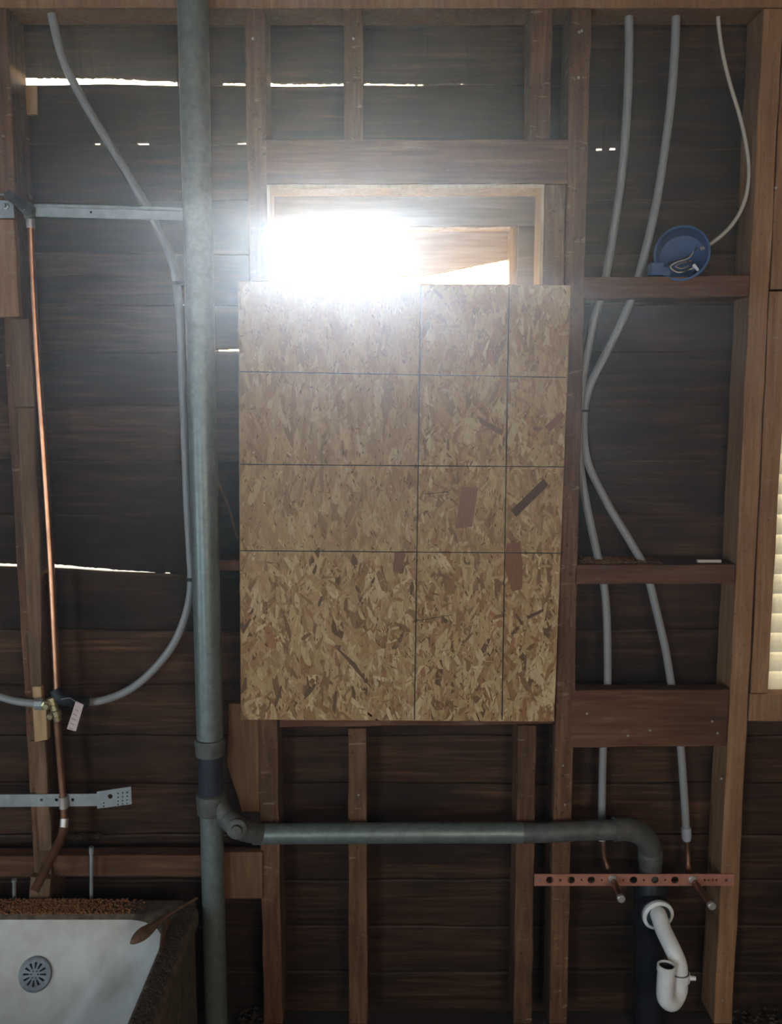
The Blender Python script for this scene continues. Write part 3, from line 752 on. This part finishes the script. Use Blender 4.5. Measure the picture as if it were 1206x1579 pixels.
# splinter stuck between vent pipe and panel
o = mesh('thin_rod', *tube([W(334, 738, .04), W(352, 780, .04), W(367, 832, .04)], .0028, 8), M['lath'], None, smooth=True, origin=W(352, 780, .04)); tag(o, 'thin slanting rod between vent pipe and strand panel', 'rod')

# ------------------------------------------------------------------ shower pipework at the left
bar = empty('metal_bar', W(165, 327, 0), 'thin grey metal bar spanning the left bay near the top', 'bar')
pb = pxpoly([(52, 314), (284, 320), (284, 340), (52, 334)], -.002)
plate_holes('bar_plate', pb, [(W(140, 327, -.002).x, W(140, 327, -.002).z, .003)], -.002, .003, M['steel'], bar)
pb2 = pxpoly([(52, 314), (284, 320), (284, 325), (52, 319)], -.010)
mesh('bar_flange', *prism(pb2, -.010, .001, 0), M['steel'], bar)
cl = empty('pipe_clamp', W(8, 322, -.02), 'small galvanised clamp bolted to the far left lath', 'clamp')
plate_holes('clamp_plate', pxpoly([(-16, 308), (20, 310), (22, 336), (-16, 336)], -.021), [(W(-8, 322, -.02).x, W(-8, 322, -.02).z, .003)], -.021, .002, M['steel'], cl)
p = W(9, 318, -.022); mesh('bolt', *lathe((p.x, -.020, p.z), (0, -1, 0), [(0, .0075), (.005, .0075), (.006, .004), (.014, .004)], 6), M['steel'], cl)
mesh('clamp_arc', *tube(catmull([W(-12, 312, -.022), W(-2, 300, -.035), W(10, 302, -.035), W(20, 314, -.022)], 5), .003, 8), M['steel'], cl, smooth=True)
sh = empty('shower_riser', W(70, 700, 0), 'long thin copper pipe rising along the left stud to a dark elbow', 'pipe')
rp = [W(47, 338, .0), W(50, 420, .0), (W(58, 560, -.002)), W(68, 700, -.006), W(78, 860, -.010), W(85, 1000, -.014), W(88, 1065, -.016)]
mesh('riser', *tube(catmull(rp, 6), .0076, 14), M['copper'], sh, smooth=True)
mesh('solder_joint', *tube([W(46.5, 334, .0), W(47.5, 352, .0)], .0092, 14), M['solder'], sh, smooth=True)
e0 = W(47, 338, .0)
mesh('elbow', *tube(catmull([e0, W(46, 326, -.002), W(40, 320, -.016), W(34, 316, -.03)], 6), .0125, 16), M['galv_dark'], sh, smooth=True)
mesh('nipple', *tube([W(38, 318, -.02), W(14, 301, -.10)], .0105, 16), M['band'], sh, smooth=True)
mesh('elbow_lip', *lathe(W(44, 323, -.006), (W(14, 301, -.10) - W(44, 323, -.006)), [(0, .0135), (.006, .0145), (.010, .0135)], 16), M['galv_dark'], sh, smooth=True)

vl = empty('shower_valve', W(76, 1090, -.02), 'brass and black shower valve joining copper and grey tubes on the left stud', 'valve')
mesh('valve_body', *lathe(W(80, 1078, -.026), (W(90, 1112, -.026) - W(80, 1078, -.026)), [(-.004, .008), (-.004, .012), (.012, .012), (.014, .0095), (.026, .0095), (.028, .0125), (.040, .0125), (.042, .009), (.052, .0085)], 14), M['brass'], vl, smooth=True)
mesh('union_nut', *lathe(W(55, 1086, -.03), (1, 0, 0), [(0, .010), (0, .0135), (.018, .0135), (.018, .009), (.028, .009)], 8), M['steel'], vl)
mesh('brass_nut', *lathe(W(72, 1086, -.034), (.2, -1, 0), [(0, .011), (.010, .011), (.012, .007), (.018, .006)], 6), M['brass'], vl)
mesh('brass_nut', *lathe(W(78, 1104, -.034), (.2, -1, 0), [(0, .008), (.008, .008), (.010, .005)], 6), M['brass'], vl)
mesh('black_elbow', *tube(catmull([W(86, 1064, -.018), W(92, 1076, -.022), W(106, 1080, -.012), W(122, 1083, .012), W(134, 1084, .024)], 6), .0135, 16), M['band'], vl, smooth=True)
mesh('tailpiece', *tube(catmull([W(88, 1110, -.024), W(91, 1150, -.022), W(95, 1200, -.020), W(98, 1240, -.022), W(99, 1268, -.024)], 5), .0078, 14), M['copper_dull'], vl, smooth=True)
mesh('solder_joint', *tube([W(97, 1228, -.022), W(98.5, 1246, -.022)], .0098, 14), M['solder'], vl, smooth=True)
mesh('solder_joint', *tube([W(99.5, 1262, -.024), W(98, 1284, -.034)], .0096, 14), M['solder'], vl, smooth=True)
mesh('spout_tube', *tube(catmull([W(99, 1272, -.026), W(95, 1290, -.045), W(78, 1325, -.09), W(52, 1376, -.15)], 6), .0098, 14), M['copper_dull'], vl, smooth=True)
tg = empty('paper_tag', W(116, 1104, -.03), 'pinkish paper tag hanging beside the shower valve', 'tag')
V, Fc = prism(pxpoly([(117, 1081), (129, 1087), (117, 1128), (103, 1124)], -.034), -.034, -.0335, 0, bev=.0001)
mesh('card', V, Fc, M['tag'], tg)
lines = []
for k in range(5):
    a = W(115 - 2.3 * k, 1093 + 7 * k, -.034); b = W(121 - 2.3 * k, 1096 + 7 * k, -.034)
    lines.append(prism([(a.x, a.z), (b.x, b.z), (b.x, b.z - .002), (a.x, a.z - .002)], -.0344, -.0339, 0, bev=.00005))
mesh('print', *merge(*lines), M['tag_print'], tg)['kind'] = 'stuff'
mesh('tag_wire', *tube([W(94, 1078, -.036), W(108, 1076, -.038), W(121, 1085, -.034)], .0007, 6), M['steel'], tg)

ls = empty('metal_strap', W(60, 1234, -.005), 'bluish zinc strap across the lower left stud ending in a perforated plate', 'strap')
Yl = -.0135
hl = [(64, 2.6), (87, 2.6), (112, 2.6)]
plate_holes('strap', pxpoly([(-60, 1226), (152, 1224), (152, 1243), (-60, 1245)], Yl), [(W(u, 1233.5, Yl).x, W(u, 1233.5, Yl).z, r * .00145) for u, r in hl], Yl, .002, M['steel'], ls)
pz = pxpoly([(149, 1221), (202, 1213), (203, 1240), (150, 1247)], Yl - .003)
hl = [(170, 1228, 4)] + [(u, v - (u - 178) * .12, 1.3) for u in (160, 182, 189, 196) for v in (1224, 1230, 1236, 1241)]
plate_holes('end_plate', pz, [(W(u, v, Yl - .003).x, W(u, v, Yl - .003).z, r * .00145) for u, v, r in hl if not (u == 160 and v < 1233)], Yl - .003, .002, M['steel'], ls)

# ------------------------------------------------------------------ bathtub
zr = W(150, 1387, -.03).z
tub = empty('bathtub', (-1.1, -.4, 0), 'old white enamel bathtub with a filthy brown rim, lower left', 'bathtub')
def rrect(x0, x1, y0, y1, r, n=10):
    pts = []
    for cx_, cy_, a0 in ((x1 - r, y1 - r, 0), (x0 + r, y1 - r, 90), (x0 + r, y0 + r, 180), (x1 - r, y0 + r, 270)):
        for k in range(n + 1):
            a = math.radians(a0 + 90 * k / n); pts.append((cx_ + r * math.cos(a), cy_ + r * math.sin(a)))
    return pts
yb = -.028
ox1 = Z(300, 1420, zr).x; ix1 = Z(240, 1470, zr).x
ibk = Z(100, 1413, zr).y
ox0 = ox1 - 1.52; yf = yb - .76
def skew(pts):       # the near end runs slightly outwards, as in the photograph
    return pts
def ring_(x0, x1, y0, y1, r, z): return [(a, b, z) for a, b in rrect(x0, x1, y0, y1, r)]
def lofts(rings, capend=None):
    n = len(rings[0]); V = [p for r_ in rings for p in r_]; Fc = []
    for i in range(len(rings) - 1):
        for k in range(n):
            l = (k + 1) % n; Fc.append((i * n + k, i * n + l, (i + 1) * n + l, (i + 1) * n + k))
    if capend: Fc.append(tuple(range((len(rings) - 1) * n, len(rings) * n)))
    return V, Fc
print('tub', zr, ox1, ix1, ibk, yb)
rimw = yb - ibk; endw = ox1 - ix1
rings = [ring_(ox0 + .01, ox1 - .01, yf + .01, yb - .002, .05, zr - .045), ring_(ox0, ox1, yf, yb, .055, zr - .03), ring_(ox0, ox1, yf, yb, .055, zr - .008), ring_(ox0 + .006, ox1 - .006, yf + .006, yb - .006, .05, zr),
         ring_(ox0 + endw - .012, ox1 - endw + .012, yf + rimw, ibk + .008, .10, zr + .001), ring_(ox0 + endw, ox1 - endw, yf + rimw + .01, ibk, .10, zr - .008)]
mesh('rim', *lofts(rings), M['grime'], tub, smooth=True)
x0i, x1i, y0i, y1i = ox0 + endw, ox1 - endw, yf + rimw + .01, ibk
rings = []
for k, (ins_, dep) in enumerate([(0, 0), (.010, .014), (.029, .05), (.060, .11), (.092, .17), (.122, .225), (.150, .270), (.18, .303), (.215, .328), (.26, .338)]):
    rings.append(ring_(x0i + ins_ * 2.2, x1i - ins_ * .8, y0i + ins_, y1i - ins_, 0.10 + ins_ * .75, zr - .008 - dep))
mesh('basin', *lofts(rings, True), M['enamel'], tub, smooth=True)
mesh('apron', *boxvf(ox0 + .02, ox1 - .03, yf + .012, yf + .03, 0, zr - .035), M['enamel'], tub)
mesh('end_skirt', *boxvf(ox1 - .032, ox1 - .016, yf + .03, yb - .02, 0, zr - .035), M['grime'], tub)
# drain strainer set into the far wall of the basin
d_ = Vector((0, -1, .53)).normalized()
sy = y1i - .060
for _ in range(12): sy = y1i - .060 - (zr - .118 - W(55, 1502, sy).z) * .53
c = W(55, 1502, sy) + d_ * .003
strn = mesh('strainer', *lathe(c, d_, [(-.02, .036), (.0, .0365), (.003, .035), (.0045, .028), (.004, .026), (.0045, .0)], 28), M['strainer'], tub, smooth=True)
hs = []
upv = d_.cross(Vector((1, 0, 0))).normalized()
for k in range(12):
    a = 2 * math.pi * k / 12
    e = Vector((1, 0, 0)) * math.cos(a) + upv * math.sin(a)
    hs.append(tube([c + d_ * .0047 + e * .012, c + d_ * .0047 + e * .024], [.0012, .0024], 6))
for k in range(6):
    a = 2 * math.pi * k / 6
    e = Vector((1, 0, 0)) * math.cos(a) + upv * math.sin(a); hs.append(tube([c + d_ * .0047 + e * .006, c + d_ * .0047 + e * .009], .0012, 6))
mesh('strainer_slots', *merge(*hs), M['dark'], strn)['kind'] = 'stuff'
rx0, rx1 = W(-60, 1390, -.05).x, W(150, 1390, -.05).x
o = crumbs('sawdust', 2600, lambda: (random.triangular(rx0, rx1 + .12, rx0 + .2), random.uniform(ibk + .006, yb - .004), zr + random.uniform(0, .0035)), .0026, M['dust'])
tag(o, 'brown sawdust spread along the back rim of the bathtub', 'sawdust')
o = crumbs('dirt', 1500, lambda: (random.uniform(ix1 + .008, ox1 - .01), random.uniform(-.5, yb - .01), zr + random.uniform(0, .002)), .0024, M['debris'])
tag(o, 'dark dirt caked on the right end rim of the bathtub', 'dirt')
# splinter on the rim
zs = zr + .006
A = Z(201, 1455, zs + .006); B = Z(228, 1434, zs + .012); C_ = Z(258, 1412, zs + .014); D_ = Z(304, 1385, zs + .014)
sp = catmull([A, B, C_, D_], 6)
rad = []
for i in range(len(sp)):
    q = i / (len(sp) - 1)
    rad.append(.0015 + .0125 * math.sin(math.pi * min(1, q / .5)) ** .7 if q < .33 else max(.0032, .0125 - .03 * (q - .33)))
V, Fc = tube(sp, rad, 8)
o = mesh('wood_splinter', V, Fc, M['leaf'], None, smooth=True, origin=A); tag(o, 'dark brown pointed splinter of wood lying across the bathtub corner', 'splinter')
o = mesh('wood_splinter', *tube([Z(262, 1412, zs), Z(252, 1440, zs), Z(246, 1470, zs)], [.003, .006, .002], 6), M['leaf'], None, origin=Z(252, 1440, zs)); tag(o, 'short rusty splinter on the bathtub end rim, below the pointed one', 'splinter')

# bolts and bits above the tub
for (u, v0, v1, lb) in [(141, 1306, 1386, 'upright grey bolt through the nogging above the bathtub, right of the copper spout'), (22, 1356, 1386, 'upright grey bolt under the nogging at the far left above the bathtub')]:
    a, b = W(u, v0, -.01), W(u, v1, -.01)
    o = mesh('bolt', *tube([a, a.lerp(b, .12), a.lerp(b, .13), b], [.006, .006, .0045, .0045], 10), M['steel'], None, origin=b); tag(o, lb, 'bolt')
board_b = board('wood_block', [(47, 1352), (78, 1356), (76, 1388), (44, 1388)], M['lath'], None, y=-.02, depth=.02)
tag(board_b, 'small grey wood block under the copper spout at the bathtub back', 'block')
# plaster crumbs on the ledge
lz = W(120, 1300, .08)
o = crumbs('plaster_crumbs', 260, lambda: (random.uniform(W(100, 1290, .08).x, W(155, 1290, .08).x), random.uniform(.072, .088), .467 + random.uniform(-.001, .006)), .004, M['debris'])
tag(o, 'dusty crumbs on the siding ledge above the bathtub nogging', 'crumbs')
o = crumbs('floor_debris', 420, lambda: (random.uniform(.80, 1.25) if random.random() < .6 else random.uniform(-.37, -.30), random.uniform(.0, .085), random.uniform(.0, .022)), .006, M['debris'])
tag(o, 'dark rubble along the foot of the wall', 'debris')

# ------------------------------------------------------------------ haze volume added to make the glare round the low sun
hz = mesh('glare_haze', *boxvf(XL + .01, XR - .01, -3.0, .24, .005, ZC - .005), M['haze'])
hz['kind'] = 'structure'
